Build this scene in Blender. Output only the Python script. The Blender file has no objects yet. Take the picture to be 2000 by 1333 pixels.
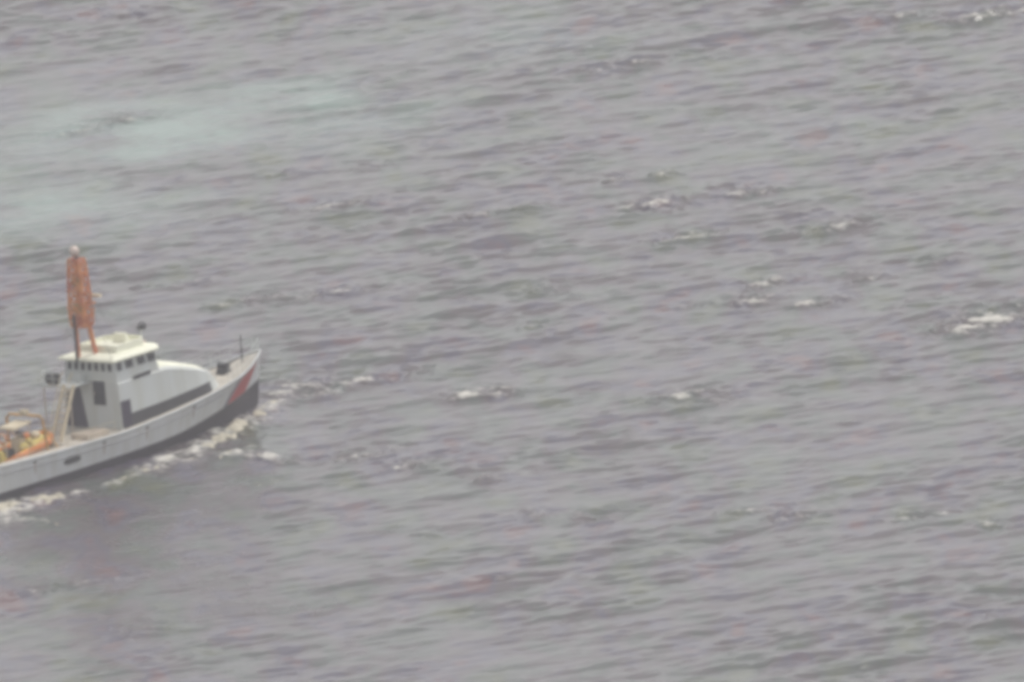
import bpy, bmesh, math, random
import numpy as np
from mathutils import Vector, Matrix

random.seed(7)
RNG = np.random.default_rng(11)
R = math.radians
SC = bpy.context.scene
COL = SC.collection

# ------------------------------------------------------------------ camera (a long lens on an aircraft, 1.24 km off)
DIST, DEP, ROLL, PXM = 1240.0, R(11.5), R(3.2), 33.0      # PXM: pixels of the 2000 px photograph per metre at the aim point
CAM = Vector((0, -DIST * math.cos(DEP), DIST * math.sin(DEP)))
FWD = Vector((0, math.cos(DEP), -math.sin(DEP)))
R0, U0 = Vector((1, 0, 0)), Vector((0, math.sin(DEP), math.cos(DEP)))
RGT = R0 * math.cos(ROLL) - U0 * math.sin(ROLL)
UPV = U0 * math.cos(ROLL) + R0 * math.sin(ROLL)
cd = bpy.data.cameras.new('camera')
cam = bpy.data.objects.new('camera', cd)
COL.objects.link(cam)
M = Matrix((RGT, UPV, -FWD)).transposed().to_4x4()
M.translation = CAM
cam.matrix_world = M
cd.sensor_width = 36
cd.lens = 36 * DIST / (2000 / PXM)
cd.clip_start, cd.clip_end = 10, 30000
SC.camera = cam
SC.cycles.filter_width = 4.8                     # a soft, low-resolution video sensor

# ------------------------------------------------------------------ world, sun, exposure (hazy, thin overcast; sun high ahead)
SUN_EL, SUN_AZ = R(63), R(56)                   # azimuth measured from +Y towards +X
world = bpy.data.worlds.new('World')
SC.world = world
world.use_nodes = True
wn = world.node_tree
for n in list(wn.nodes):
    wn.nodes.remove(n)
sky = wn.nodes.new('ShaderNodeTexSky')
sky.sky_type = 'NISHITA'
sky.sun_disc = False
sky.sun_elevation = SUN_EL
sky.sun_rotation = SUN_AZ
sky.air_density, sky.dust_density, sky.ozone_density = 1.0, 2.0, 1.0
hs = wn.nodes.new('ShaderNodeHueSaturation')
hs.inputs['Saturation'].default_value = 0.05
bg = wn.nodes.new('ShaderNodeBackground')
bg.inputs['Strength'].default_value = 0.10
wo = wn.nodes.new('ShaderNodeOutputWorld')
wn.links.new(sky.outputs[0], hs.inputs['Color'])
wn.links.new(hs.outputs[0], bg.inputs['Color'])
wn.links.new(bg.outputs[0], wo.inputs['Surface'])
sl = bpy.data.lights.new('sun', 'SUN')
sl.energy, sl.angle, sl.color = 0.8, R(14), (1.0, 0.95, 0.88)
sun = bpy.data.objects.new('sun', sl)
COL.objects.link(sun)
sdir = Vector((math.sin(SUN_AZ) * math.cos(SUN_EL), math.cos(SUN_AZ) * math.cos(SUN_EL), math.sin(SUN_EL)))
sun.rotation_euler = sdir.to_track_quat('Z', 'Y').to_euler()
sun.location = sdir * 800
SC.view_settings.view_transform = 'Standard'
SC.view_settings.look = 'None'
SC.view_settings.gamma = 1
SC.view_settings.exposure = 1.06


def ground(px, py, z=0.0):
    """where the line of sight through a photograph pixel meets the level z"""
    v = FWD + RGT * ((px - 1000) / (PXM * DIST)) + UPV * ((666.5 - py) / (PXM * DIST))
    return CAM + v * ((z - CAM.z) / v.z)


# ------------------------------------------------------------------ materials
def mat(name, col, rough=0.5, metal=0.0, var=0.12, scale=1.6, spec=0.5, dirt=None):
    m = bpy.data.materials.new(name)
    m.use_nodes = True
    nt = m.node_tree
    b = nt.nodes['Principled BSDF']
    b.inputs['Roughness'].default_value = rough
    b.inputs['Metallic'].default_value = metal
    b.inputs['Specular IOR Level'].default_value = spec
    tc = nt.nodes.new('ShaderNodeTexCoord')
    nz = nt.nodes.new('ShaderNodeTexNoise')
    nz.inputs['Scale'].default_value = scale
    nz.inputs['Detail'].default_value = 6
    rp = nt.nodes.new('ShaderNodeValToRGB')
    d = dirt or tuple(c * (1 - 2 * var) for c in col)
    rp.color_ramp.elements[0].position, rp.color_ramp.elements[1].position = 0.32, 0.62
    rp.color_ramp.elements[0].color = (*d, 1)
    rp.color_ramp.elements[1].color = (*col, 1)
    nt.links.new(tc.outputs['Object'], nz.inputs['Vector'])
    nt.links.new(nz.outputs['Fac'], rp.inputs['Fac'])
    nt.links.new(rp.outputs['Color'], b.inputs['Base Color'])
    return m


MT = {
    'hull': mat('hull_paint', (0.53, 0.545, 0.56), 0.45, var=0.05, scale=0.7),
    'strake': mat('rubbing_strake', (0.34, 0.34, 0.36), 0.7),
    'rust': mat('rust_stain', (0.36, 0.24, 0.16), 0.85, var=0.25, scale=4),
    'bottom': mat('antifouling', (0.030, 0.022, 0.040), 0.5, var=0.2),
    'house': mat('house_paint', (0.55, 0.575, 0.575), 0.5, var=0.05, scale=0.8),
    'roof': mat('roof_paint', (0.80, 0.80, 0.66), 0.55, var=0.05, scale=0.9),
    'deck': mat('deck_nonskid', (0.50, 0.46, 0.40), 0.85, var=0.12),
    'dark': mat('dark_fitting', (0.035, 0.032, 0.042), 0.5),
    'glass': mat('dark_glass', (0.018, 0.016, 0.030), 0.12),
    'shade': mat('recess_shade', (0.030, 0.018, 0.050), 0.6),  # painted shade for the aft alcove and the side passages
    'spar': mat('mast_orange', (0.68, 0.27, 0.08), 0.6, var=0.22, scale=1.0, dirt=(0.50, 0.12, 0.10)),
    'amber': mat('mast_amber', (0.58, 0.33, 0.10), 0.6, var=0.2),
    'tan': mat('tan_metal', (0.52, 0.44, 0.36), 0.5),
    'red': mat('slash_red', (0.42, 0.035, 0.04), 0.45, var=0.1),
    'blue': mat('slash_blue', (0.03, 0.03, 0.10), 0.45),
    'orange': mat('tube_orange', (0.62, 0.19, 0.03), 0.6, var=0.15),
    'yellow': mat('cover_yellow', (0.62, 0.50, 0.14), 0.7, var=0.15),
    'pale': mat('pale_cover', (0.58, 0.50, 0.36), 0.7, var=0.1),
    'pink': mat('pale_dome', (0.66, 0.54, 0.48), 0.5, var=0.06),
}


for key, amt in (('hull', 0.90), ('house', 0.93)):
    nt_ = MT[key].node_tree
    tcn = next(n for n in nt_.nodes if n.type == 'TEX_COORD')
    nzn = next(n for n in nt_.nodes if n.type == 'TEX_NOISE')
    mpn = nt_.nodes.new('ShaderNodeMapping')
    mpn.inputs['Scale'].default_value = (2.2, 2.2, 0.35)
    nt_.links.new(tcn.outputs['Object'], mpn.inputs['Vector'])
    nt_.links.new(mpn.outputs[0], nzn.inputs['Vector'])
    rpn = next(n for n in nt_.nodes if n.type == 'VALTORGB')
    c = rpn.color_ramp.elements[1].color[:]
    rpn.color_ramp.elements[0].color = (c[0] * amt * 0.97, c[1] * amt * 0.95, c[2] * amt * 0.90, 1)


# ------------------------------------------------------------------ mesh builder
class MB:
    def __init__(self):
        self.v, self.f, self.mi = [], [], []

    def add(self, vs, fs, mi=0):
        o = len(self.v)
        self.v += [tuple(p) for p in vs]
        self.f += [tuple(i + o for i in f) for f in fs]
        self.mi += [mi] * len(fs)
        return self

    def box(self, x0, x1, y0, y1, z0, z1, mi=0, top=1.0):
        cx, cy = (x0 + x1) / 2, (y0 + y1) / 2
        vs = [(x, y, z0) for x, y in ((x0, y0), (x1, y0), (x1, y1), (x0, y1))]
        vs += [(cx + (x - cx) * top, cy + (y - cy) * top, z1) for x, y in ((x0, y0), (x1, y0), (x1, y1), (x0, y1))]
        return self.add(vs, [(3, 2, 1, 0), (4, 5, 6, 7), (0, 1, 5, 4), (1, 2, 6, 5), (2, 3, 7, 6), (3, 0, 4, 7)], mi)

    def tube(self, pts, r, n=10, mi=0, closed=False):
        pts = [Vector(p) for p in pts]
        rs = r if isinstance(r, (list, tuple)) else [r] * len(pts)
        rings = []
        for i, p in enumerate(pts):
            a = pts[i - 1] if (i or closed) else p
            b = pts[(i + 1) % len(pts)] if (i < len(pts) - 1 or closed) else p
            t = (b - a).normalized()
            u = t.cross(Vector((0, 0, 1)) if abs(t.z) < 0.95 else Vector((1, 0, 0))).normalized()
            w = t.cross(u)
            rings.append([p + (u * math.cos(k * math.tau / n) + w * math.sin(k * math.tau / n)) * rs[i] for k in range(n)])
        fs = []
        m = len(rings)
        for i in range(m if closed else m - 1):
            j = (i + 1) % m
            fs += [(i * n + k, i * n + (k + 1) % n, j * n + (k + 1) % n, j * n + k) for k in range(n)]
        if not closed:
            fs += [tuple(range(n))[::-1], tuple((m - 1) * n + k for k in range(n))]
        return self.add([p for q in rings for p in q], fs, mi)

    def ball(self, c, rx, ry, rz, n=14, mi=0):
        c = Vector(c)
        pts, fs = [], []
        h = n // 2
        for i in range(1, h):
            th = math.pi * i / h
            for k in range(n):
                a = k * math.tau / n
                pts.append(c + Vector((rx * math.sin(th) * math.cos(a), ry * math.sin(th) * math.sin(a), rz * math.cos(th))))
        pts += [c + Vector((0, 0, rz)), c - Vector((0, 0, rz))]
        for i in range(h - 2):
            fs += [(i * n + k, (i + 1) * n + k, (i + 1) * n + (k + 1) % n, i * n + (k + 1) % n) for k in range(n)]
        t = len(pts) - 2
        fs += [(k, (k + 1) % n, t) for k in range(n)]
        fs += [((h - 2) * n + (k + 1) % n, (h - 2) * n + k, t + 1) for k in range(n)]
        return self.add(pts, fs, mi)

    def loft(self, rings, mi=0, caps=True, closed=True):
        n = len(rings[0])
        fs = []
        for i in range(len(rings) - 1):
            fs += [(i * n + k, i * n + (k + 1) % n, (i + 1) * n + (k + 1) % n, (i + 1) * n + k) for k in range(n if closed else n - 1)]
        if caps:
            fs += [tuple(range(n))[::-1], tuple((len(rings) - 1) * n + k for k in range(n))]
        return self.add([p for q in rings for p in q], fs, mi)

    def build(self, name, mats, parent=None, bevel=0.0, smooth=False):
        me = bpy.data.meshes.new(name)
        me.from_pydata(self.v, [], self.f)
        for m in (mats if isinstance(mats, (list, tuple)) else [mats]):
            me.materials.append(m)
        me.polygons.foreach_set('material_index', self.mi)
        bm = bmesh.new()
        bm.from_mesh(me)
        bmesh.ops.recalc_face_normals(bm, faces=bm.faces)
        if bevel:
            ed = [e for e in bm.edges if len(e.link_faces) == 2 and e.calc_face_angle(0) > R(35)]
            bmesh.ops.bevel(bm, geom=ed, offset=bevel, segments=2, affect='EDGES', clamp_overlap=True)
        bm.to_mesh(me)
        bm.free()
        if smooth:
            me.polygons.foreach_set('use_smooth', [True] * len(me.polygons))
        o = bpy.data.objects.new(name, me)
        COL.objects.link(o)
        if parent:
            o.parent = parent
        return o


def thing(name, label, cat, group=None):
    o = bpy.data.objects.new(name, None)
    COL.objects.link(o)
    o['label'], o['category'] = label, cat
    if group:
        o['group'] = group
    return o


def lerp(x, tab):
    return float(np.interp(x, [t[0] for t in tab], [t[1] for t in tab]))


def smoothtab(tab, x):
    """smoothed table lookup"""
    return sum(lerp(x + d, tab) for d in (-0.8, -0.4, 0, 0.4, 0.8)) / 5


# ------------------------------------------------------------------ sea surface
CREST = R(29)                                    # the crests run this way in the world
cu, cv = np.array([math.cos(CREST), math.sin(CREST)]), np.array([-math.sin(CREST), math.cos(CREST)])
WAVES = []
for i in range(140):
    lam = 0.5 * (9.0 / 0.5) ** (RNG.random() ** 1.2)
    k = 2 * math.pi / lam
    ang = CREST - math.pi / 2 + RNG.normal() * R(20)
    slope = 0.0190 * (lam / 2.0) ** -0.45 * RNG.uniform(0.6, 1.4)
    WAVES.append((lam, k * math.cos(ang), k * math.sin(ang), slope / k, RNG.uniform(0, 2 * math.pi)))

# smooth patches: photograph pixel of the centre, half width and half height in photograph pixels, calmness, paleness
SLICKS = [
    (300, 250, 330, 70, 0.75, 0.9), (60, 400, 190, 70, 0.7, 0.8), (560, 195, 160, 50, 0.6, 0.9),
    (130, 1060, 260, 90, 0.72, -0.8), (300, 1000, 240, 70, 0.6, -0.7), (430, 1180, 260, 60, 0.5, -0.5),
    (620, 250, 200, 60, 0.4, 0.5), (1000, 80, 200, 60, 0.3, 0.3), (1560, 250, 140, 40, 0.3, 0.2),
]
# breaking crests: centre, half length, half width (photograph pixels), strength
CAPS = [
    (1925, 632, 62, 13, 1.0), (1880, 650, 25, 12, 0.9), (1270, 404, 48, 8, 0.85), (1310, 408, 25, 9, 0.6),
    (1345, 468, 50, 7, 0.8), (1620, 450, 40, 8, 0.75), (1655, 440, 35, 5, 0.6), (1505, 556, 40, 7, 0.8),
    (1470, 592, 30, 9, 0.8), (1590, 596, 40, 6, 0.75), (1350, 600, 25, 6, 0.6), (1060, 566, 28, 7, 0.5),
    (640, 578, 60, 7, 0.65), (480, 592, 55, 8, 0.6), (560, 582, 30, 6, 0.5), (690, 752, 80, 9, 0.7),
    (620, 772, 35, 9, 0.75), (915, 776, 30, 7, 0.95), (972, 772, 16, 8, 1.0), (1330, 778, 45, 8, 0.75),
    (1380, 790, 30, 6, 0.6), (700, 895, 40, 8, 0.7), (800, 912, 30, 6, 0.75), (560, 905, 16, 9, 0.6),
    (1480, 1000, 40, 6, 0.55), (1540, 1012, 26, 9, 0.75), (1430, 1006, 24, 7, 0.6), (1790, 1012, 30, 6, 0.7),
    (1840, 1006, 30, 6, 0.6), (1935, 1030, 18, 8, 0.6), (1960, 30, 80, 8, 0.9), (1760, 36, 60, 6, 0.6),
    (1230, 130, 50, 8, 0.6), (1170, 140, 50, 6, 0.5), (250, 238, 45, 8, 0.65), (150, 262, 50, 7, 0.6),
    (660, 405, 45, 7, 0.75), (960, 420, 70, 5, 0.6), (1200, 355, 30, 6, 0.6), (1290, 345, 24, 6, 0.6),
    (1440, 380, 26, 8, 0.65), (1500, 376, 35, 5, 0.6), (1700, 545, 30, 8, 0.55), (1840, 510, 24, 6, 0.6),
    (380, 556, 35, 6, 0.45), (300, 560, 30, 6, 0.4), (1050, 1010, 20, 9, 0.6), (1140, 1016, 18, 8, 0.55),
    (940, 940, 18, 8, 0.6), (830, 1045, 18, 5, 0.4), (160, 1142, 60, 7, 0.55), (60, 1160, 60, 6, 0.45),
    (280, 1232, 40, 8, 0.4), (1850, 1220, 60, 6, 0.45), (1990, 1240, 30, 6, 0.45), (700, 330, 40, 6, 0.4),
    (575, 765, 55, 11, 0.75), (535, 752, 36, 9, 0.55), (1900, 642, 50, 14, 0.8),
    (540, 345, 35, 6, 0.35), (240, 30, 60, 8, 0.45), (1040, 640, 30, 5, 0.5), (1760, 600, 40, 5, 0.4),
]


def ell(X, Y, px, py, a, b, tilt=CREST):
    c = ground(px, py)
    dx, dy = X - c.x, Y - c.y
    u = dx * math.cos(tilt) + dy * math.sin(tilt)
    v = -dx * math.sin(tilt) + dy * math.cos(tilt)
    # along a crest only cos(tilt) of the length shows across the picture
    return (u / (a / PXM / math.cos(tilt))) ** 2 + (v / (b / (PXM * math.sin(DEP)) * math.cos(tilt))) ** 2


def lumps(X, Y, s, seed):
    r = np.random.default_rng(seed)
    out = np.zeros_like(X)
    for j in range(9):
        a = r.uniform(0, 2 * math.pi)
        k = s * r.uniform(0.6, 1.8)
        out += np.sin(X * k * math.cos(a) + Y * k * math.sin(a) + r.uniform(0, 6.28))
    return out / 3.0


def sea_height(X, Y, step=None):
    H = np.zeros_like(X)
    for lam, kx, ky, a, ph in WAVES:
        f = kx * X + ky * Y + ph
        w = np.sin(f) + 0.18 * np.sin(2 * f)      # leaning crests, steep faces down-wind
        if step is not None:
            w *= np.clip((lam / step - 2.5) / 2.0, 0, 1)
        H += a * w
    # groups: some stretches of water are rougher than others
    H *= 0.95 + 0.30 * np.tanh(1.3 * lumps(X * 0.8 + Y * 0.1, Y * 0.55 - X * 0.25, 0.20, 5)) + 0.24 * np.tanh(lumps(X, Y * 0.6, 0.55, 6))
    calm = np.zeros_like(X)
    pale = np.zeros_like(X)
    wob = 1 + 0.35 * lumps(X, Y * 0.5, 0.5, 9)
    for px, py, a, b, c, p in SLICKS:
        g = np.exp(-0.8 * ell(X, Y, px, py, a, b) * wob)
        calm = np.maximum(calm, g * c)
        pale = np.where(np.abs(g * p) > np.abs(pale), g * p, pale)
    pale = pale * np.clip(0.8 + 0.3 * lumps(X * 0.6, Y * 0.5, 1.1, 51) + 0.15 * lumps(X, Y, 4.0, 52), 0, 1.3)
    H *= 1 - calm
    H = H + 0.02 * np.clip(-pale, 0, 1) * lumps(X, Y, 7.0, 41)
    H = H + 0.3 * H * H
    return H, calm, pale


def foam_field(X, Y):
    F = np.zeros_like(X)
    n1 = lumps(X, Y, 3.2, 21)
    n2 = lumps(X, Y, 9.0, 22)
    for px, py, a, b, s in CAPS:
        c = ground(px, py)
        sel = (np.abs(X - c.x) < 9) & (np.abs(Y - c.y) < 12)
        if not sel.any():
            continue
        e = ell(X[sel], Y[sel], px, py, a * 1.7, b * 1.05)
        body = s * np.exp(-e) * np.clip(0.70 + 0.62 * n1[sel] + 0.50 * n2[sel], 0, 1.3)
        trail = 0.66 * s * np.exp(-0.30 * ell(X[sel], Y[sel], px + a * 0.2, py - b, a * 1.2, b * 1.1)) * np.clip(0.5 + 0.6 * n1[sel] + 0.4 * n2[sel], 0, 1.3)
        F[sel] = np.maximum(F[sel], np.maximum(body, trail))
    return F


def axis(lo, hi, step, far_lo, far_hi, grow=1.18):
    core = list(np.arange(lo, hi + step / 2, step))
    s, x = step, core[-1]
    while x < far_hi:
        s = min(s * grow, 600)
        x += s
        core.append(x)
    s, x = step, core[0]
    pre = []
    while x > far_lo:
        s = min(s * grow, 600)
        x -= s
        pre.append(x)
    return np.array(pre[::-1] + core)


def grid_mesh(name, X, Y, Z, keep=None):
    ny, nx = X.shape
    co = np.stack([X, Y, Z], -1).reshape(-1, 3)
    idx = np.arange(ny * nx).reshape(ny, nx)
    q = np.stack([idx[:-1, :-1], idx[:-1, 1:], idx[1:, 1:], idx[1:, :-1]], -1).reshape(-1, 4)
    if keep is not None:
        kq = (keep[:-1, :-1] | keep[:-1, 1:] | keep[1:, 1:] | keep[1:, :-1]).reshape(-1)
        q = q[kq]
        used = np.zeros(len(co), bool)
        used[q.reshape(-1)] = True
        new = np.cumsum(used) - 1
        co, q = co[used], new[q]
    else:
        used = None
    me = bpy.data.meshes.new(name)
    me.vertices.add(len(co))
    me.vertices.foreach_set('co', co.astype(np.float32).reshape(-1))
    me.loops.add(q.size)
    me.loops.foreach_set('vertex_index', q.astype(np.int32).reshape(-1))
    me.polygons.add(len(q))
    me.polygons.foreach_set('loop_start', np.arange(0, q.size, 4, dtype=np.int32))
    me.polygons.foreach_set('use_smooth', np.ones(len(q), bool))
    me.update()
    return me, used


def attr(me, name, val):
    a = me.attributes.new(name, 'FLOAT', 'POINT')
    a.data.foreach_set('value', val.astype(np.float32).reshape(-1))


def water_material():
    m = bpy.data.materials.new('sea_water')
    m.use_nodes = True
    nt = m.node_tree
    L = nt.links.new
    b = nt.nodes['Principled BSDF']
    out = nt.nodes['Material Output']
    tc = nt.nodes.new('ShaderNodeTexCoord')
    mp = nt.nodes.new('ShaderNodeMapping')
    mp.inputs['Rotation'].default_value = (0, 0, -CREST)
    mp.inputs['Scale'].default_value = (0.30, 0.12, 0.25)
    L(tc.outputs['Object'], mp.inputs['Vector'])
    nz = nt.nodes.new('ShaderNodeTexNoise')
    nz.inputs['Scale'].default_value = 1.0
    nz.inputs['Detail'].default_value = 3
    L(mp.outputs[0], nz.inputs['Vector'])
    rp = nt.nodes.new('ShaderNodeValToRGB')
    cr = rp.color_ramp
    cr.elements[0].position, cr.elements[0].color = 0.30, (0.074, 0.080, 0.048, 1)      # silt, weed and clear streaks
    cr.elements[1].position, cr.elements[1].color = 0.70, (0.106, 0.055, 0.062, 1)
    for p, c in ((0.42, (0.060, 0.068, 0.066, 1)), (0.52, (0.078, 0.062, 0.070, 1)), (0.60, (0.062, 0.055, 0.084, 1))):
        e = cr.elements.new(p)
        e.color = c
    L(nz.outputs['Fac'], rp.inputs['Fac'])
    # aerated water of the old wake is paler, a little green
    ap = nt.nodes.new('ShaderNodeAttribute')
    ap.attribute_name = 'pale'
    mx = nt.nodes.new('ShaderNodeMix')
    mx.data_type = 'RGBA'
    cl = nt.nodes.new('ShaderNodeMath')
    cl.operation = 'MULTIPLY'
    cl.use_clamp = True
    cl.inputs[1].default_value = 1.0
    L(ap.outputs['Fac'], cl.inputs[0])
    L(cl.outputs[0], mx.inputs['Factor'])
    L(rp.outputs['Color'], mx.inputs['A'])
    mx.inputs['B'].default_value = (0.17, 0.235, 0.21, 1)
    L(mx.outputs['Result'], b.inputs['Base Color'])
    b.inputs['IOR'].default_value = 1.333
    ag = nt.nodes.new('ShaderNodeAttribute')
    ag.attribute_name = 'churn'
    rr = nt.nodes.new('ShaderNodeMapRange')
    rr.inputs['To Min'].default_value, rr.inputs['To Max'].default_value = 0.14, 0.45
    L(ag.outputs['Fac'], rr.inputs['Value'])
    L(rr.outputs[0], b.inputs['Roughness'])
    # small ripples
    mp2 = nt.nodes.new('ShaderNodeMapping')
    mp2.inputs['Rotation'].default_value = (0, 0, -CREST)
    mp2.inputs['Scale'].default_value = (0.8, 1.6, 1.0)
    L(tc.outputs['Object'], mp2.inputs['Vector'])
    n2 = nt.nodes.new('ShaderNodeTexNoise')
    n2.inputs['Scale'].default_value = 1.7
    n2.inputs['Detail'].default_value = 5
    n2.inputs['Roughness'].default_value = 0.65
    L(mp2.outputs[0], n2.inputs['Vector'])
    bp = nt.nodes.new('ShaderNodeBump')
    bp.inputs['Strength'].default_value = 0.16
    bp.inputs['Distance'].default_value = 0.14
    L(n2.outputs['Fac'], bp.inputs['Height'])
    L(bp.outputs[0], b.inputs['Normal'])
    # foam
    af = nt.nodes.new('ShaderNodeAttribute')
    af.attribute_name = 'foam'
    fn = nt.nodes.new('ShaderNodeTexNoise')
    fn.inputs['Scale'].default_value = 3.0
    fn.inputs['Detail'].default_value = 5
    L(tc.outputs['Object'], fn.inputs['Vector'])
    ad = nt.nodes.new('ShaderNodeMath')
    ad.operation = 'ADD'
    sb = nt.nodes.new('ShaderNodeMath')
    sb.operation = 'SUBTRACT'
    sb.inputs[1].default_value = 0.5
    L(fn.outputs['Fac'], sb.inputs[0])
    L(af.outputs['Fac'], ad.inputs[0])
    L(sb.outputs[0], ad.inputs[1])
    mr = nt.nodes.new('ShaderNodeMapRange')
    mr.inputs['From Min'].default_value = 0.35
    mr.inputs['From Max'].default_value = 1.15
    mr.interpolation_type = 'SMOOTHSTEP'
    L(ad.outputs[0], mr.inputs['Value'])
    fb = nt.nodes.new('ShaderNodeBsdfDiffuse')
    fb.inputs['Color'].default_value = (0.58, 0.56, 0.52, 1)
    ms = nt.nodes.new('ShaderNodeMixShader')
    L(mr.outputs[0], ms.inputs['Fac'])
    L(b.outputs[0], ms.inputs[1])
    L(fb.outputs[0], ms.inputs[2])
    L(ms.outputs[0], out.inputs['Surface'])
    return m


# ------------------------------------------------------------------ foam thrown up by the hull
# centre line in photograph pixels at water level, half width in metres, height in metres
STREAKS = [
    ([(565, 772), (523, 795), (482, 828), (436, 858), (388, 877), (340, 897), (300, 914), (258, 934)], [0.35, 0.65, 0.75, 0.75, 0.65, 0.7, 0.8, 0.45], 0.30),
    ([(268, 926), (225, 945), (180, 957), (140, 966)], [0.3, 0.25, 0.25, 0.2], 0.16),
    ([(428, 896), (452, 888), (482, 886), (508, 892), (528, 902)], [0.3, 0.55, 0.65, 0.55, 0.3], 0.36),
    ([(350, 908), (390, 896), (430, 888)], [0.25, 0.35, 0.3], 0.22),
    ([(118, 972), (90, 980), (55, 988), (15, 1000), (-20, 1012)], [0.5, 1.0, 1.2, 1.3, 1.3], 0.36),
    ([(112, 1026), (80, 1020), (45, 1014), (10, 1010), (-20, 1008)], [0.15, 0.4, 0.5, 0.5, 0.5], 0.22),
]


def streak_field(X, Y, grow=1.0):
    FM = np.zeros_like(X)
    FH = np.zeros_like(X)
    for pts, ws, hh in STREAKS:
        P_ = [ground(*p) for p in pts]
        for i in range(len(P_) - 1):
            a, b = P_[i], P_[i + 1]
            dx, dy = b.x - a.x, b.y - a.y
            t = np.clip(((X - a.x) * dx + (Y - a.y) * dy) / (dx * dx + dy * dy), 0, 1)
            w = (ws[i] + (ws[i + 1] - ws[i]) * t) * grow
            g = np.exp(-((X - a.x - t * dx) / w) ** 2 - ((Y - a.y - t * dy) / (w * 1.3)) ** 2)
            FH = np.where(g > FM, hh, FH)
            FM = np.maximum(FM, g)
    return FM, FH


WATER = water_material()
xs = axis(-44, 44, 0.14, -9000, 9000)
ys = axis(-112, 125, 0.20, -1400, 16000)
X, Y = np.meshgrid(xs, ys)
stp = np.maximum(np.gradient(xs)[None, :], np.gradient(ys)[:, None])
H, calm, pale = sea_height(X, Y, stp)
F = foam_field(X, Y)
sx, sy = np.where((xs > -36) & (xs < -5))[0], np.where((ys > -75) & (ys < 5))[0]
win = np.ix_(sy, sx)
wk, _ = streak_field(X[win], Y[win], 2.3)
F[win] = np.maximum(F[win], 0.72 * wk * np.clip(0.8 + 0.4 * lumps(X[win], Y[win], 1.6, 61) + 0.3 * lumps(X[win], Y[win], 5.0, 62), 0, 1.5))
Z = H + 0.26 * F
SKEW = 0.12                                      # crests lean down-wind
me, _ = grid_mesh('sea', X - cv[0] * H * SKEW, Y - cv[1] * H * SKEW, Z)
attr(me, 'foam', F)
attr(me, 'pale', np.clip(pale, 0, 1))
attr(me, 'churn', np.clip(-pale, 0, 1))
me.materials.append(WATER)
sea = bpy.data.objects.new('sea', me)
COL.objects.link(sea)
sea['kind'] = 'structure'

# ------------------------------------------------------------------ the patrol boat (local x forward, y to port, z up)
BOAT_POS = (-22.8, -24.9, 0.4)
boat = thing('patrol_boat', 'white patrol boat with an orange mast and a red bow slash, moving through grey sea', 'patrol boat')

SHEER = [(-14.4, 1.54), (-9.5, 1.44), (-3, 1.36), (1.3, 1.60), (5.2, 1.86), (9.3, 2.14), (11.6, 2.55), (12.95, 2.85)]
BEAM = [(-14.4, 2.55), (-9, 2.86), (-2, 2.92), (2, 2.86), (5.2, 2.58), (8, 2.0), (10.2, 1.38), (11.6, 0.8), (12.5, 0.34), (12.9, 0.06)]
WLB = [(-14.4, 2.40), (-8, 2.62), (0, 2.50), (4, 2.0), (7.5, 1.3), (10.0, 0.66), (11.8, 0.18), (12.7, 0.03)]
BOOT = [(-14.4, 0.02), (-3, 0.08), (2, 0.18), (7, 0.56), (10, 0.82), (11.6, 1.0), (12.95, 1.2)]


def sheer(x): return smoothtab(SHEER, x)
def beam(x): return max(0.03, smoothtab(BEAM, x) if x < 12.0 else lerp(x, BEAM))
def boot(x): return smoothtab(BOOT, x)
def wlb(x): return max(0.03, lerp(x, WLB))


def hull_y(x, z):
    """half breadth of the hull at station x and height z: flared above the waterline"""
    t = max(0.0, min(1.0, (z + 0.5) / (sheer(x) + 0.5)))
    flare = 0.75 + 0.9 * max(0, min(1, (x - 2) / 8))
    return wlb(x) + (beam(x) - wlb(x)) * t ** flare


def hull_x(x, z):
    """stem rakes: squeeze the forward stations aft with depth"""
    if x < 8:
        return x
    return x - (x - 8) / 4.9 * 0.6 * max(0, (sheer(x) - z)) / 3.2


ST = list(np.linspace(-14.4, 8, 37)) + list(np.linspace(8.4, 12.9, 16))
m = MB()
rows = []
for x in ST:
    s, bt = sheer(x), boot(x)
    zs = [s] + [bt + (s - bt) * t for t in (0.8, 0.6, 0.4, 0.2)] + [bt, bt * 0.3 - 0.15, -0.6]
    rows.append([(hull_x(x, z), hull_y(x, z), z) for z in zs] + [(hull_x(x, -1.2), hull_y(x, -0.6) * 0.55, -1.1), (hull_x(x, -1.4), 0.0, -1.5 if x < 9 else -1.0)])
n = len(rows[0])
for side in (1, -1):
    vs = [(p[0], p[1] * side, p[2]) for r in rows for p in r]
    base = len(m.v)
    m.add(vs, [])
    for i in range(len(ST) - 1):
        for k in range(n - 1):
            m.f.append((base + i * n + k, base + (i + 1) * n + k, base + (i + 1) * n + k + 1, base + i * n + k + 1))
            m.mi.append(0 if k < 5 else 1)
# transom
tr = [(p[0], p[1], p[2]) for p in rows[0]] + [(p[0], -p[1], p[2]) for p in rows[0][::-1][1:]]
m.add(tr, [tuple(range(len(tr)))], 0)
m.build('hull', [MT['hull'], MT['bottom']], boat)

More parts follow.
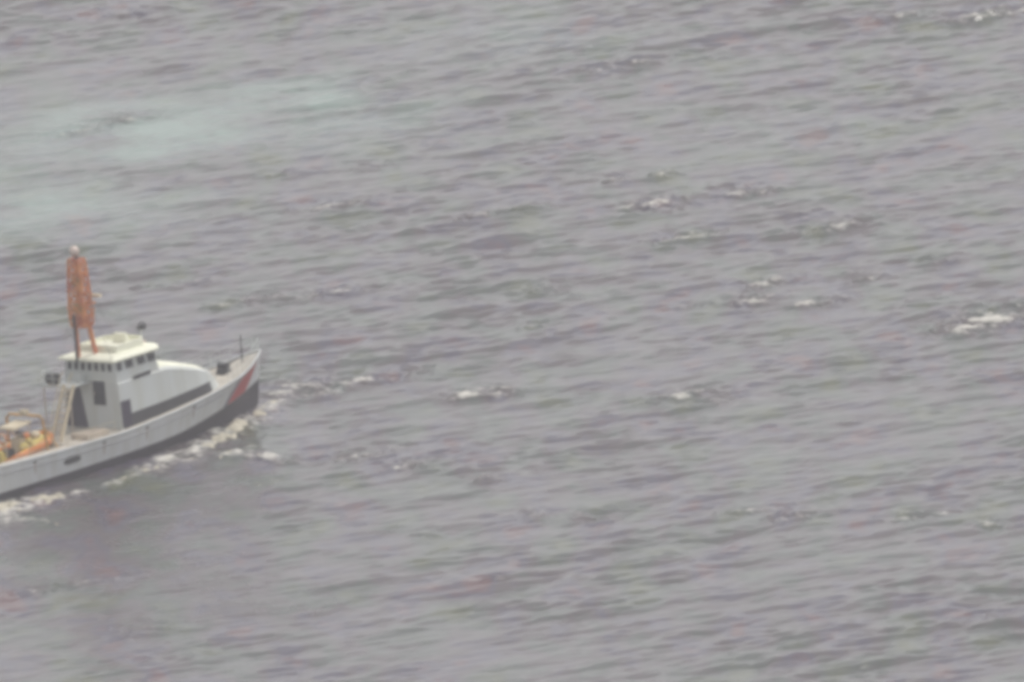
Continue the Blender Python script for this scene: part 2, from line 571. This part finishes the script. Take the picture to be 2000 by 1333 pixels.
# gunwale: a rounded strake along each deck edge
for side in (1, -1):
    pts = [(x, side * (beam(x) - 0.02), sheer(x) + 0.02) for x in ST]
    MB().tube(pts, 0.07, 8).build('gunwale', MT['hull'], boat, smooth=True)
    pts = [(hull_x(x, sheer(x) - 0.42), side * (hull_y(x, sheer(x) - 0.42) + 0.02), sheer(x) - 0.42) for x in ST if x < 7.2]
    MB().tube(pts, 0.045, 8).build('rubbing_strake', MT['strake'], boat, smooth=True)
    for x in (-11.2, -5.1, -1.2, 3.4):           # scuppers with a rust run below each
        z = sheer(x) - 0.22
        sc = MB().box(x - 0.16, x + 0.16, side * (hull_y(x, z) - 0.05), side * (hull_y(x, z) + 0.015), z - 0.05, z + 0.05).build('scupper', MT['dark'], boat)
        MB().loft([[(x - w, side * (hull_y(x, zz) + o), zz), (x + w, side * (hull_y(x, zz) + o), zz), (x + w, side * (hull_y(x, zz) - 0.03), zz), (x - w, side * (hull_y(x, zz) - 0.03), zz)]
                   for zz, w, o in ((z - 0.055, 0.07, 0.008), (z - 0.3, 0.05, 0.008), (z - 0.75, 0.015, 0.008))]).build('rust_run', MT['rust'], sc)
# deck inside the gunwales; a stern well is cut out for the rescue boat
WELL = (-14.4, -7.0, 1.35)
m = MB()
for i in range(len(ST) - 1):
    x0, x1 = ST[i], ST[i + 1]
    dz = 0.10
    if x1 <= WELL[1] + 0.3:
        for s in (1, -1):
            m.add([(x0, s * WELL[2], sheer(x0) - dz), (x1, s * WELL[2], sheer(x1) - dz), (x1, s * (beam(x1) - 0.03), sheer(x1) - dz), (x0, s * (beam(x0) - 0.03), sheer(x0) - dz)], [(0, 1, 2, 3)])
            m.add([(x0, s * WELL[2], sheer(x0) - dz), (x1, s * WELL[2], sheer(x1) - dz), (x1, s * WELL[2], 0.75), (x0, s * WELL[2], 0.25)], [(0, 1, 2, 3)])
        m.add([(x0, -WELL[2], 0.25 + (x0 + 13) * 0.1), (x1, -WELL[2], 0.25 + (x1 + 13) * 0.1), (x1, WELL[2], 0.25 + (x1 + 13) * 0.1), (x0, WELL[2], 0.25 + (x0 + 13) * 0.1)], [(0, 1, 2, 3)])
        xe = x1
    else:
        m.add([(x0, -beam(x0) + 0.03, sheer(x0) - dz), (x1, -beam(x1) + 0.03, sheer(x1) - dz), (x1, 0, sheer(x1) - dz + 0.05), (x1, beam(x1) - 0.03, sheer(x1) - dz), (x0, beam(x0) - 0.03, sheer(x0) - dz), (x0, 0, sheer(x0) - dz + 0.05)], [(0, 1, 2, 5), (5, 2, 3, 4)])
m.add([(xe, -WELL[2], 0.3), (xe, WELL[2], 0.3), (xe, WELL[2], sheer(xe) - 0.1), (xe, -WELL[2], sheer(xe) - 0.1)], [(0, 1, 2, 3)])
m.build('deck', MT['deck'], boat)

# diagonal slash on each bow, following the plating
for name, x0, w, mm in (('red_slash', 7.75, 2.75, 'red'), ('blue_slash', 7.2, 0.42, 'blue')):
    for side in (1, -1):
        m = MB()
        nz_, nx_ = 14, 6
        vs = []
        for a in range(nz_ + 1):
            for b in range(nx_ + 1):
                t = a / nz_
                xx = x0 + w * b / nx_ + t * 1.55
                z = boot(xx) + 0.03 + t * (sheer(xx) - 0.25 - boot(xx))
                vs.append((hull_x(xx, z), side * (hull_y(xx, z) + 0.012), z))
        m.add(vs, [(a * (nx_ + 1) + b, a * (nx_ + 1) + b + 1, (a + 1) * (nx_ + 1) + b + 1, (a + 1) * (nx_ + 1) + b) for a in range(nz_) for b in range(nx_)])
        m.build(name, MT[mm], boat, smooth=True)

# exhaust port in the topsides aft
for side in (1, -1):
    m = MB()
    for rr, dy, mi in ((1.0, 0.03, 0),):
        ring = []
        for k in range(24):
            a = k * math.tau / 24
            xx, zz = -8.0 + 0.74 * math.copysign(abs(math.cos(a)) ** 0.7, math.cos(a)), 0.70 + 0.19 * math.copysign(abs(math.sin(a)) ** 0.7, math.sin(a))
            ring.append((xx, side * (hull_y(xx, zz) + dy), zz))
        inner = [(p[0] * 0.98 - 0.16, p[1] - side * 0.02, 0.70 + (p[2] - 0.70) * 0.8) for p in ring]
        m.loft([[(p[0], p[1] - side * 0.05, p[2]) for p in ring], ring, inner])
    m.build('exhaust_port', MT['dark'], boat)

# deckhouse: box aft, sloping and narrowing trunk forward
m = MB()
HS = [(-2.5, 2.12, 2.02, 4.15), (1.7, 2.10, 2.00, 4.15), (2.2, 2.08, 1.97, 4.12), (3.6, 2.04, 1.88, 3.84), (5.0, 1.98, 1.76, 3.46), (6.0, 1.90, 1.62, 3.16), (6.7, 1.76, 1.42, 2.86), (7.3, 1.50, 1.15, 2.35)]
rings = []
for x, wb, wt, zt in HS:
    zb = sheer(x) - 0.14
    c = min(0.16, (zt - zb) * 0.2)
    cr = 0.04 if x < 2 else 0.20
    rings.append([(x, -wb, zb), (x, -wt - 0.01, zt - c), (x, -wt + c, zt), (x, -wt * 0.5, zt + cr), (x, 0, zt + cr * 1.3), (x, wt * 0.5, zt + cr), (x, wt - c, zt), (x, wt + 0.01, zt - c), (x, wb, zb)])
m.loft(rings)
for i, f in enumerate(m.f):
    if len(f) == 4 and f[0] % 9 in (2, 3, 4, 5):
        m.mi[i] = 1
house = m.build('deckhouse', [MT['house'], MT['roof']], boat)


def house_y(x, z):
    wb = float(np.interp(x, [h[0] for h in HS], [h[1] for h in HS]))
    wt = float(np.interp(x, [h[0] for h in HS], [h[2] for h in HS]))
    zt = float(np.interp(x, [h[0] for h in HS], [h[3] for h in HS])) - 0.16
    zb = sheer(x) - 0.14
    return wb + (wt - wb) * (z - zb) / (zt - zb)


# dark strip painted as walkway shade along the foot of the house sides
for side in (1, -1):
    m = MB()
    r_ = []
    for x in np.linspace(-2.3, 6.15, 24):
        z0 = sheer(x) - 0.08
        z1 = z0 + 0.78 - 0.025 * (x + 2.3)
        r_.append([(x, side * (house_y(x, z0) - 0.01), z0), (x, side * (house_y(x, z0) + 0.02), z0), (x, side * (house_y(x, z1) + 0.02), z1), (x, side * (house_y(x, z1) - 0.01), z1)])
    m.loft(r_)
    m.build('shade_band', MT['dark'], house)
    m = MB()                                     # dark panel painted as the shaded side passage at the aft corner
    r_ = []
    for x in (-2.42, -1.55):
        r_.append([(x, side * (house_y(x, 1.4) - 0.01), 1.42), (x, side * (house_y(x, 1.4) + 0.035), 1.42), (x, side * (house_y(x, 3.0) + 0.035), 2.95), (x, side * (house_y(x, 3.0) - 0.01), 2.95)])
    m.loft(r_)
    m.build('passage_shade', MT['shade'], house)
    m = MB()                                     # long grab rail and slot under the wheelhouse
    m.add([], [])
    r_ = []
    for x in (-1.0, 0.55):
        r_.append([(x, side * (house_y(x, 3.9) - 0.02), 4.02 + 0.03 * x), (x, side * (house_y(x, 3.9) + 0.035), 4.02 + 0.03 * x), (x, side * (house_y(x, 3.9) + 0.035), 4.22 + 0.03 * x), (x, side * (house_y(x, 3.9) - 0.02), 4.22 + 0.03 * x)])
    m.loft(r_)
    m.build('side_vent', MT['dark'], house)

# aft face of the house: a door to starboard, a dark panel painted as the shaded alcove to port under the platform
o = MB().box(-2.56, -2.49, -1.06, -0.18, 2.72, 4.12).build('aft_door', MT['glass'], house, bevel=0.02)
MB().box(-2.60, -2.555, -0.34, -0.28, 3.30, 3.48).build('handle', MT['tan'], o)
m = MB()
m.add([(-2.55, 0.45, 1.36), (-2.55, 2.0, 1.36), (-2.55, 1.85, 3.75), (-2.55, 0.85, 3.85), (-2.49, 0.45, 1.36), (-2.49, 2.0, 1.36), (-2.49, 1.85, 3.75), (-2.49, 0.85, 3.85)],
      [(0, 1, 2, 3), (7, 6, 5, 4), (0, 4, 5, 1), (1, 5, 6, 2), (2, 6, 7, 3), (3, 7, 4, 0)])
m.build('alcove_shade', MT['shade'], house)

# platform aft of the wheelhouse with its posts
plat = MB().box(-4.5, -2.51, -0.1, 2.05, 4.02, 4.14).build('aft_platform', MT['house'], boat, bevel=0.02)
for y in (0.02, 1.95):
    MB().tube([(-4.4, y, 1.34), (-4.4, y, 4.02)], 0.045, 8).build('post', MT['tan'], plat)
m = MB()
for z in (4.55, 4.95):
    m.tube([(-2.6, 2.0, z), (-4.42, 2.0, z), (-4.42, 0.55, z)], 0.025, 6)
for p in ((-3.5, 2.0), (-4.42, 2.0), (-4.42, 1.2), (-4.42, 0.55)):
    m.tube([(p[0], p[1], 4.1), (p[0], p[1], 4.96)], 0.025, 6)
m.build('guard_rail', MT['house'], plat)
can = MB().tube([(-4.1, 1.15, 4.48), (-4.05, 1.15, 4.48), (-4.0, 1.9, 4.48), (-4.02, 1.95, 4.48)], [0.16, 0.31, 0.31, 0.16], 16).build('liferaft_canister', MT['dark'], boat)
MB().box(-4.25, -3.85, 1.2, 1.8, 4.13, 4.22).build('cradle', MT['tan'], can)
MB().box(-3.2, -2.75, 0.15, 0.6, 4.14, 4.55).build('locker', MT['house'], boat, bevel=0.03)

# inclined ladder from the platform down to the after deck
lad = MB()
for y in (-0.42, 0.30):
    lad.tube([(-4.52, y, 4.28), (-6.35, y - 0.25, 1.36)], 0.115, 8)
ladder = lad.build('ladder', MT['pale'], boat)
m = MB()
for k in range(1, 10):
    t = k / 10
    x, z = -4.52 - 1.83 * t, 4.28 - 2.92 * t
    m.box(x - 0.09, x + 0.09, -0.38 - 0.25 * t, 0.28 - 0.25 * t, z - 0.02, z + 0.02)
m.build('treads', MT['tan'], ladder)
m = MB()
for y in (-0.42, 0.30):
    m.tube([(-4.45, y, 5.0), (-4.75, y, 4.85), (-6.35, y - 0.22, 2.25)], 0.03, 6)
    m.tube([(-6.3, y - 0.24, 1.5), (-6.35, y - 0.22, 2.25)], 0.03, 6)
m.build('handrails', MT['pale'], ladder)

# wheelhouse
PH = [(-2.42, 1.95), (1.30, 1.92), (1.95, 1.45)]
m = MB()
low = [(-2.44, -1.95), (1.45, -1.95), (2.10, -1.35), (2.10, 1.35), (1.45, 1.95), (-2.44, 1.95)]
top = [(-2.40, -1.86), (1.15, -1.86), (1.70, -1.28), (1.70, 1.28), (1.15, 1.86), (-2.40, 1.86)]
m.loft([[(x, y, 4.12) for x, y in low], [(x, y, 5.30) for x, y in top]])
wh = m.build('wheelhouse', MT['house'], boat)


def wall_pane(a, b, u0, u1, z0, z1, name='window'):
    """a window on the wheelhouse wall between plan corners a and b (indices of low and top)"""
    def P(u, z, off):
        t = (z - 4.12) / 1.18
        p = Vector((*low[a], 4.12)).lerp(Vector((*top[a], 5.30)), t)
        q = Vector((*low[b], 4.12)).lerp(Vector((*top[b], 5.30)), t)
        d = (q - p)
        nrm = Vector((d.y, -d.x, 0)).normalized()
        return p + d * u + nrm * off
    c = [(u0, z0), (u1, z0), (u1, z1), (u0, z1)]
    mm = MB().loft([[P(u, z, -0.02) for u, z in c], [P(u, z, 0.022) for u, z in c]])
    w = mm.build(name, MT['glass'], wh)
    fr = MB()
    fr.tube([P(u, z, 0.02) for u, z in c], 0.03, 6, closed=True)
    fr.build('frame', MT['house'], w)
    return w


for k in range(7):                               # aft wall, seven narrow panes (from port to starboard)
    u = 0.06 + 0.133 * k
    wall_pane(5, 0, u, u + 0.078, 4.70, 5.18)
for u0, u1 in ((0.04, 0.16), (0.25, 0.44), (0.55, 0.74), (0.80, 0.985)):
    wall_pane(0, 1, u0, u1, 4.70, 5.22)
    wall_pane(4, 5, 1 - u1, 1 - u0, 4.70, 5.22)
wall_pane(1, 2, 0.08, 0.92, 4.66, 5.22)
wall_pane(3, 4, 0.08, 0.92, 4.66, 5.22)
for k in range(3):
    wall_pane(2, 3, 0.03 + 0.325 * k, 0.32 + 0.325 * k, 4.66, 5.22)

# overhanging crowned roof and the low bridge on top
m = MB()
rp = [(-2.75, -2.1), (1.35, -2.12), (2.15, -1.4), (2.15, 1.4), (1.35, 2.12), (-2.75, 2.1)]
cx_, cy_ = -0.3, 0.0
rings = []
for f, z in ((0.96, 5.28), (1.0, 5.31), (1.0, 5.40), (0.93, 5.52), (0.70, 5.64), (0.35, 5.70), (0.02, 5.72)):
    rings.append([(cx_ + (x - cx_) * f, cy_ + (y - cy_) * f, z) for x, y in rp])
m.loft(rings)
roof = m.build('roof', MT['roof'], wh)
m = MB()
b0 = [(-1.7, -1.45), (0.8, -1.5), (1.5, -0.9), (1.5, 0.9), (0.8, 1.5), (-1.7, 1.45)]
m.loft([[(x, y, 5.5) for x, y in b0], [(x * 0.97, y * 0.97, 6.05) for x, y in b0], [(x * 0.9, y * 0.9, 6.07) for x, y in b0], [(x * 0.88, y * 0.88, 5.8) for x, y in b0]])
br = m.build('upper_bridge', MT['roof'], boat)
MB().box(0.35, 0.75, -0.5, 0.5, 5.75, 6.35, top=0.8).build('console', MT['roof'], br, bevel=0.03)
sl_ = MB().tube([(1.55, -0.75, 5.5), (1.55, -0.75, 6.35)], 0.05, 8)
lamp = sl_.build('searchlight', MT['house'], boat)
MB().tube([(1.36, -0.75, 6.5), (1.66, -0.75, 6.55), (1.76, -0.75, 6.55)], [0.16, 0.25, 0.25], 14).build('lamp_head', MT['dark'], lamp)
MB().box(1.35, 1.75, -0.95, -0.55, 5.45, 5.72, top=0.8).build('base', MT['pink'], lamp)

# mast: two legs, a broad orange upper section with yards, aerials and a dome
mast = MB().tube([(-2.55, 0.62, 5.35), (-2.55, 0.62, 7.9)], [0.10, 0.09], 10).build('mast', MT['spar'], boat)
MB().tube([(-3.05, 0.38, 5.25), (-2.95, 0.42, 8.1)], [0.085, 0.075], 10).build('aft_leg', MT['dark'], mast)
MB().tube([(-1.9, -0.12, 5.55), (-2.3, 0.0, 8.0)], [0.13, 0.16], 10).build('forward_leg', MT['spar'], mast)
m = MB()
TW = ((7.35, 0.40, 0.46), (8.0, 0.42, 0.54), (8.8, 0.39, 0.52), (9.6, 0.36, 0.48), (10.5, 0.33, 0.44), (11.3, 0.27, 0.38))
def corner(i, k):
    z, a, b = TW[i]
    sx, sy = ((-1, -1), (1, -1), (1, 1), (-1, 1))[k % 4]
    return (-2.45 + sx * a, 0.25 + sy * b, z)
for k in range(4):
    m.tube([corner(i, k) for i in range(6)], 0.075, 8)
for i in range(6):
    m.tube([corner(i, k) for k in range(4)], 0.05, 6, closed=True)
    if i < 5:
        for k in range(4):
            m.tube([corner(i, k), corner(i + 1, k + 1)], 0.045, 6)
            m.tube([corner(i, k + 1), corner(i + 1, k)], 0.045, 6)
m.build('lattice', MT['spar'], mast)
MB().tube([(-2.45, 0.25, 7.3), (-2.45, 0.25, 11.3)], [0.26, 0.17], 12).build('trunk', MT['spar'], mast)
MB().box(-2.75, -2.2, -0.05, 0.62, 9.75, 10.3, top=0.85).build('sensor_housing', MT['amber'], mast, bevel=0.05)
MB().box(-2.8, -2.2, -0.1, 0.6, 8.15, 8.7, top=0.9).build('loudhailer_box', MT['amber'], mast, bevel=0.05)
MB().tube([(-2.45, 0.25, 11.1), (-2.45, 0.25, 11.6)], 0.12, 8).build('masthead_pole', MT['dark'], mast)
st_ = MB()
for q in ((1.6, -1.2, 5.5), (1.6, 1.2, 5.5), (-2.6, -1.9, 5.4), (-2.6, 1.9, 5.4)):
    st_.tube([(-2.45, 0.25, 10.9), q], 0.012, 5)
st_.build('stays', MT['dark'], mast)
for z, w in ((8.35, 1.05), (9.35, 0.95), (10.4, 0.75)):
    MB().tube([(-2.45, 0.25 - w, z), (-2.45, 0.25 + w, z)], 0.05, 8).build('yard', MT['spar'], mast)
MB().ball((-2.5, 0.3, 11.75), 0.30, 0.30, 0.32).build('dome', MT['pink'], mast, smooth=True)
rad = MB().box(-1.95, -1.6, -0.8, 1.0, 8.95, 9.12, top=0.9).build('radar', MT['pale'], mast, bevel=0.03)
MB().tube([(-1.8, 0.1, 8.6), (-1.8, 0.1, 8.96)], 0.14, 10).build('pedestal', MT['spar'], rad)
MB().box(-2.3, -1.55, -0.15, 0.35, 8.5, 8.62).build('radar_platform', MT['spar'], mast)
for p, h in (((-2.45, 1.15, 8.35), 1.6), ((-2.45, -0.65, 8.35), 1.4)):
    MB().tube([p, (p[0], p[1], p[2] + h)], 0.02, 6).build('whip_aerial', MT['pale'], mast)

# bow: jackstaff, windlass, rails, hatch
js = MB().tube([(11.25, 0, sheer(11.25) - 0.1), (11.3, 0, 4.0)], [0.06, 0.035], 8).build('jackstaff', MT['dark'], boat)
MB().ball((11.3, 0, 4.0), 0.06, 0.06, 0.06, 8).build('truck', MT['dark'], js)
gz = sheer(9.4) - 0.05
wl = MB().tube([(9.5, -0.35, gz + 0.42), (9.5, 0.35, gz + 0.42)], 0.2, 12).build('windlass', MT['dark'], boat)
MB().box(9.1, 9.9, -0.3, 0.3, gz - 0.05, gz + 0.3, top=0.8).build('bedplate', MT['dark'], wl)
MB().tube([(9.6, 0, gz + 0.35), (10.9, 0, gz + 0.62)], 0.05, 8).build('chain_pipe', MT['dark'], wl)
hz_ = sheer(8.0) - 0.05
MB().box(7.6, 8.3, -0.4, 0.4, hz_ - 0.05, hz_ + 0.18).build('deck_hatch', MT['house'], boat, bevel=0.03)
for side in (1, -1):
    rl = MB()
    xs_ = list(np.linspace(7.4, 12.6, 9))
    for h in (0.45, 0.85):
        rl.tube([(x, side * max(0.02, beam(x) - 0.06), sheer(x) + h) for x in xs_], 0.016, 5)
    for x in xs_:
        rl.tube([(x, side * max(0.02, beam(x) - 0.06), sheer(x)), (x, side * max(0.02, beam(x) - 0.06), sheer(x) + 0.86)], 0.016, 5)
    rl.build('bow_rail', MT['house'], boat)
    rl = MB()
    xs_ = list(np.linspace(-12.6, -4.0, 9))
    for h in (0.4, 0.8):
        rl.tube([(x, side * (beam(x) - 0.06), sheer(x) + h) for x in xs_], 0.014, 5)
    for x in xs_:
        rl.tube([(x, side * (beam(x) - 0.06), sheer(x)), (x, side * (beam(x) - 0.06), sheer(x) + 0.81)], 0.016, 5)
    rl.build('stern_rail', MT['pale'], boat)
# boat davit straddling the stern well
dv = MB()
dv.tube([(-8.5, -1.45, 1.2), (-8.6, -1.35, 3.15), (-8.6, -1.15, 3.35), (-8.6, 1.15, 3.35), (-8.6, 1.35, 3.15), (-8.5, 1.45, 1.2)], 0.085, 8)
dvo = dv.build('boat_davit', MT['amber'], boat, smooth=True)
for y in (-1.4, 1.4):
    MB().tube([(-7.5, y, 1.25), (-8.58, y * 0.97, 2.7)], 0.055, 8).build('brace', MT['amber'], dvo)
MB().box(-8.78, -8.42, -0.3, 0.3, 3.36, 3.66, top=0.85).build('winch', MT['pale'], dvo, bevel=0.04)
# tan locker on the after deck
MB().box(-5.6, -3.5, -2.0, -0.75, 1.28, 1.62, top=0.97).build('deck_locker', MT['tan'], boat, bevel=0.04)

boat.location = BOAT_POS
boat.rotation_mode = 'XYZ'
BM = Matrix.Rotation(R(51), 4, 'Z') @ Matrix.Rotation(R(-0.5), 4, 'Y') @ Matrix.Rotation(R(-2), 4, 'X')
boat.rotation_euler = BM.to_euler('XYZ')
BW = Matrix.Translation(BOAT_POS) @ BM

# ------------------------------------------------------------------ the rescue boat lying in the stern well
rib = thing('rescue_boat', 'small orange and yellow inflatable rescue boat stowed in the stern of the patrol boat', 'rescue boat')
m = MB()
path = [(-2.5, -0.95, 0.42), (-1.2, -1.0, 0.42), (0.6, -0.98, 0.46), (1.6, -0.78, 0.55), (2.2, -0.4, 0.64), (2.42, 0, 0.68),
        (2.2, 0.4, 0.64), (1.6, 0.78, 0.55), (0.6, 0.98, 0.46), (-1.2, 1.0, 0.42), (-2.5, 0.95, 0.42)]
m.tube(path, [0.10] + [0.27] * 9 + [0.10], 12)
tb = m.build('collar', MT['orange'], rib, smooth=True)
m = MB().tube([(p[0], p[1] * 1.02, p[2] + 0.26) for p in path[1:-1]], 0.035, 6)
m.build('grab_line', MT['yellow'], tb)
m = MB()
rg = []
for x, w, zk in ((-2.2, 0.9, -0.15), (-0.5, 0.95, -0.15), (1.0, 0.75, -0.02), (1.9, 0.35, 0.3), (2.2, 0.08, 0.5)):
    rg.append([(x, -w, 0.36), (x, -w * 0.7, 0.12 + zk * 0.5), (x, 0, zk), (x, w * 0.7, 0.12 + zk * 0.5), (x, w, 0.36), (x, 0, 0.32)])
m.loft(rg)
m.build('hull', MT['yellow'], rib)
con = MB().box(-0.5, 0.3, -0.35, 0.35, 0.3, 1.2, top=0.8).build('console', MT['pale'], rib, bevel=0.05)
MB().add([(0.18, -0.28, 1.18), (0.18, 0.28, 1.18), (0.02, 0.25, 1.55), (0.02, -0.25, 1.55), (0.22, -0.28, 1.18), (0.22, 0.28, 1.18), (0.06, 0.25, 1.55), (0.06, -0.25, 1.55)],
         [(0, 1, 2, 3), (7, 6, 5, 4), (0, 4, 5, 1), (1, 5, 6, 2), (2, 6, 7, 3), (3, 7, 4, 0)]).build('windscreen', MT['glass'], con)
MB().box(-1.5, -0.75, -0.3, 0.3, 0.3, 0.78, top=0.85).build('seat', MT['dark'], rib, bevel=0.06)
MB().box(-2.3, -1.7, -0.45, 0.45, 0.3, 0.9, top=0.8).build('engine_cover', MT['yellow'], rib, bevel=0.08)
MB().add([(0.4, -0.8, 0.66), (1.9, -0.45, 0.82), (1.9, 0.45, 0.82), (0.4, 0.8, 0.66), (0.5, 0, 1.0), (1.8, 0, 0.98), (0.4, -0.8, 0.5), (1.9, -0.45, 0.6), (1.9, 0.45, 0.6), (0.4, 0.8, 0.5)],
         [(0, 1, 5, 4), (4, 5, 2, 3), (0, 4, 3, 9, 6), (1, 7, 8, 2, 5), (0, 6, 7, 1), (3, 2, 8, 9), (6, 9, 8, 7)]).build('bow_cover', MT['yellow'], rib, bevel=0.04)
m = MB()
for y in (-0.6, 0.6):
    m.tube([(-1.9, y, 0.5), (-1.9, y, 1.75), (-1.85, y * 0.8, 1.9)], 0.04, 6)
m.tube([(-1.85, -0.48, 1.9), (-1.85, 0.48, 1.9)], 0.04, 6)
m.build('arch', MT['pale'], rib)
MB().box(-1.05, 0.75, -0.62, 0.62, 1.92, 2.06, top=0.85).build('canopy', MT['pale'], rib, bevel=0.04)
m = MB()
for x in (-0.9, 0.55):
    m.tube([(x, -0.5, 0.4), (x, -0.48, 1.9), (x, 0.48, 1.9), (x, 0.5, 0.4)], 0.035, 6)
for y in (-0.49, 0.49):
    m.tube([(-0.9, y, 1.5), (0.55, y, 1.5)], 0.03, 6)
m.build('canopy_frame', MT['tan'], rib)
for x, y, z, mm in ((-0.35, -0.62, 0.74, 'yellow'), (0.75, 0.15, 1.02, 'orange'), (1.25, -0.2, 0.98, 'pale')):
    MB().ball((x, y, z), 0.36, 0.25, 0.27).build('gear_bag', MT[mm], rib, smooth=True)
m = MB()
m.tube([(-1.45, 0.30 * math.cos(a * math.tau / 14), 1.5 + 0.30 * math.sin(a * math.tau / 14)) for a in range(14)], 0.07, 8, closed=True)
m.build('lifebuoy', MT['orange'], rib, smooth=True)
RW = BW @ Matrix.Translation((-9.1, 0.1, 0.95)) @ Matrix.Rotation(R(-4), 4, 'Y')
rib.location = RW.translation
rib.rotation_euler = RW.to_euler('XYZ')

allp = [ground(*p) for s in STREAKS for p in s[0]]
gx = np.arange(min(p.x for p in allp) - 2, max(p.x for p in allp) + 2, 0.09)
gy = np.arange(min(p.y for p in allp) - 4, max(p.y for p in allp) + 4, 0.11)
GX, GY = np.meshgrid(gx, gy)
FM, FH = streak_field(GX, GY)
lm = np.clip(0.74 + 0.26 * lumps(GX, GY, 2.4, 31) + 0.18 * lumps(GX, GY, 7.0, 32) + 0.12 * lumps(GX, GY, 16, 33), 0, 1.6)
lm = lm * np.clip(0.92 + 0.35 * lumps(GX, GY, 1.1, 34), 0.3, 1.3)
FM2 = FM * lm
H2, _, _ = sea_height(GX, GY)
ZF = H2 + (FM2 - 0.30) * FH * 1.2
fm_, used = grid_mesh('wake_foam', GX - cv[0] * H2 * SKEW, GY - cv[1] * H2 * SKEW, ZF, keep=FM2 > 0.26)
foam_m = mat('foam', (0.50, 0.46, 0.37), 0.9, var=0.16, scale=1.2)
fm_.materials.append(foam_m)
fo = bpy.data.objects.new('wake_foam', fm_)
COL.objects.link(fo)
fo['kind'] = 'stuff'
fo['label'] = 'white foam of the bow wave and wake along the side of the patrol boat'
fo['category'] = 'foam'

# ------------------------------------------------------------------ haze between the aircraft and the sea
hz = MB().box(-2500, 2500, -1290, 3200, -3.0, 275.0).build('haze', [])
hm = bpy.data.materials.new('haze_air')
hm.use_nodes = True
nt = hm.node_tree
for n_ in list(nt.nodes):
    if n_.type == 'BSDF_PRINCIPLED':
        nt.nodes.remove(n_)
pv = nt.nodes.new('ShaderNodeVolumePrincipled')
pv.inputs['Color'].default_value = (0.90, 0.89, 0.90, 1)
pv.inputs['Density'].default_value = 0.00018
nt.links.new(pv.outputs[0], nt.nodes['Material Output'].inputs['Volume'])
hz.data.materials.append(hm)
hz['kind'] = 'stuff'
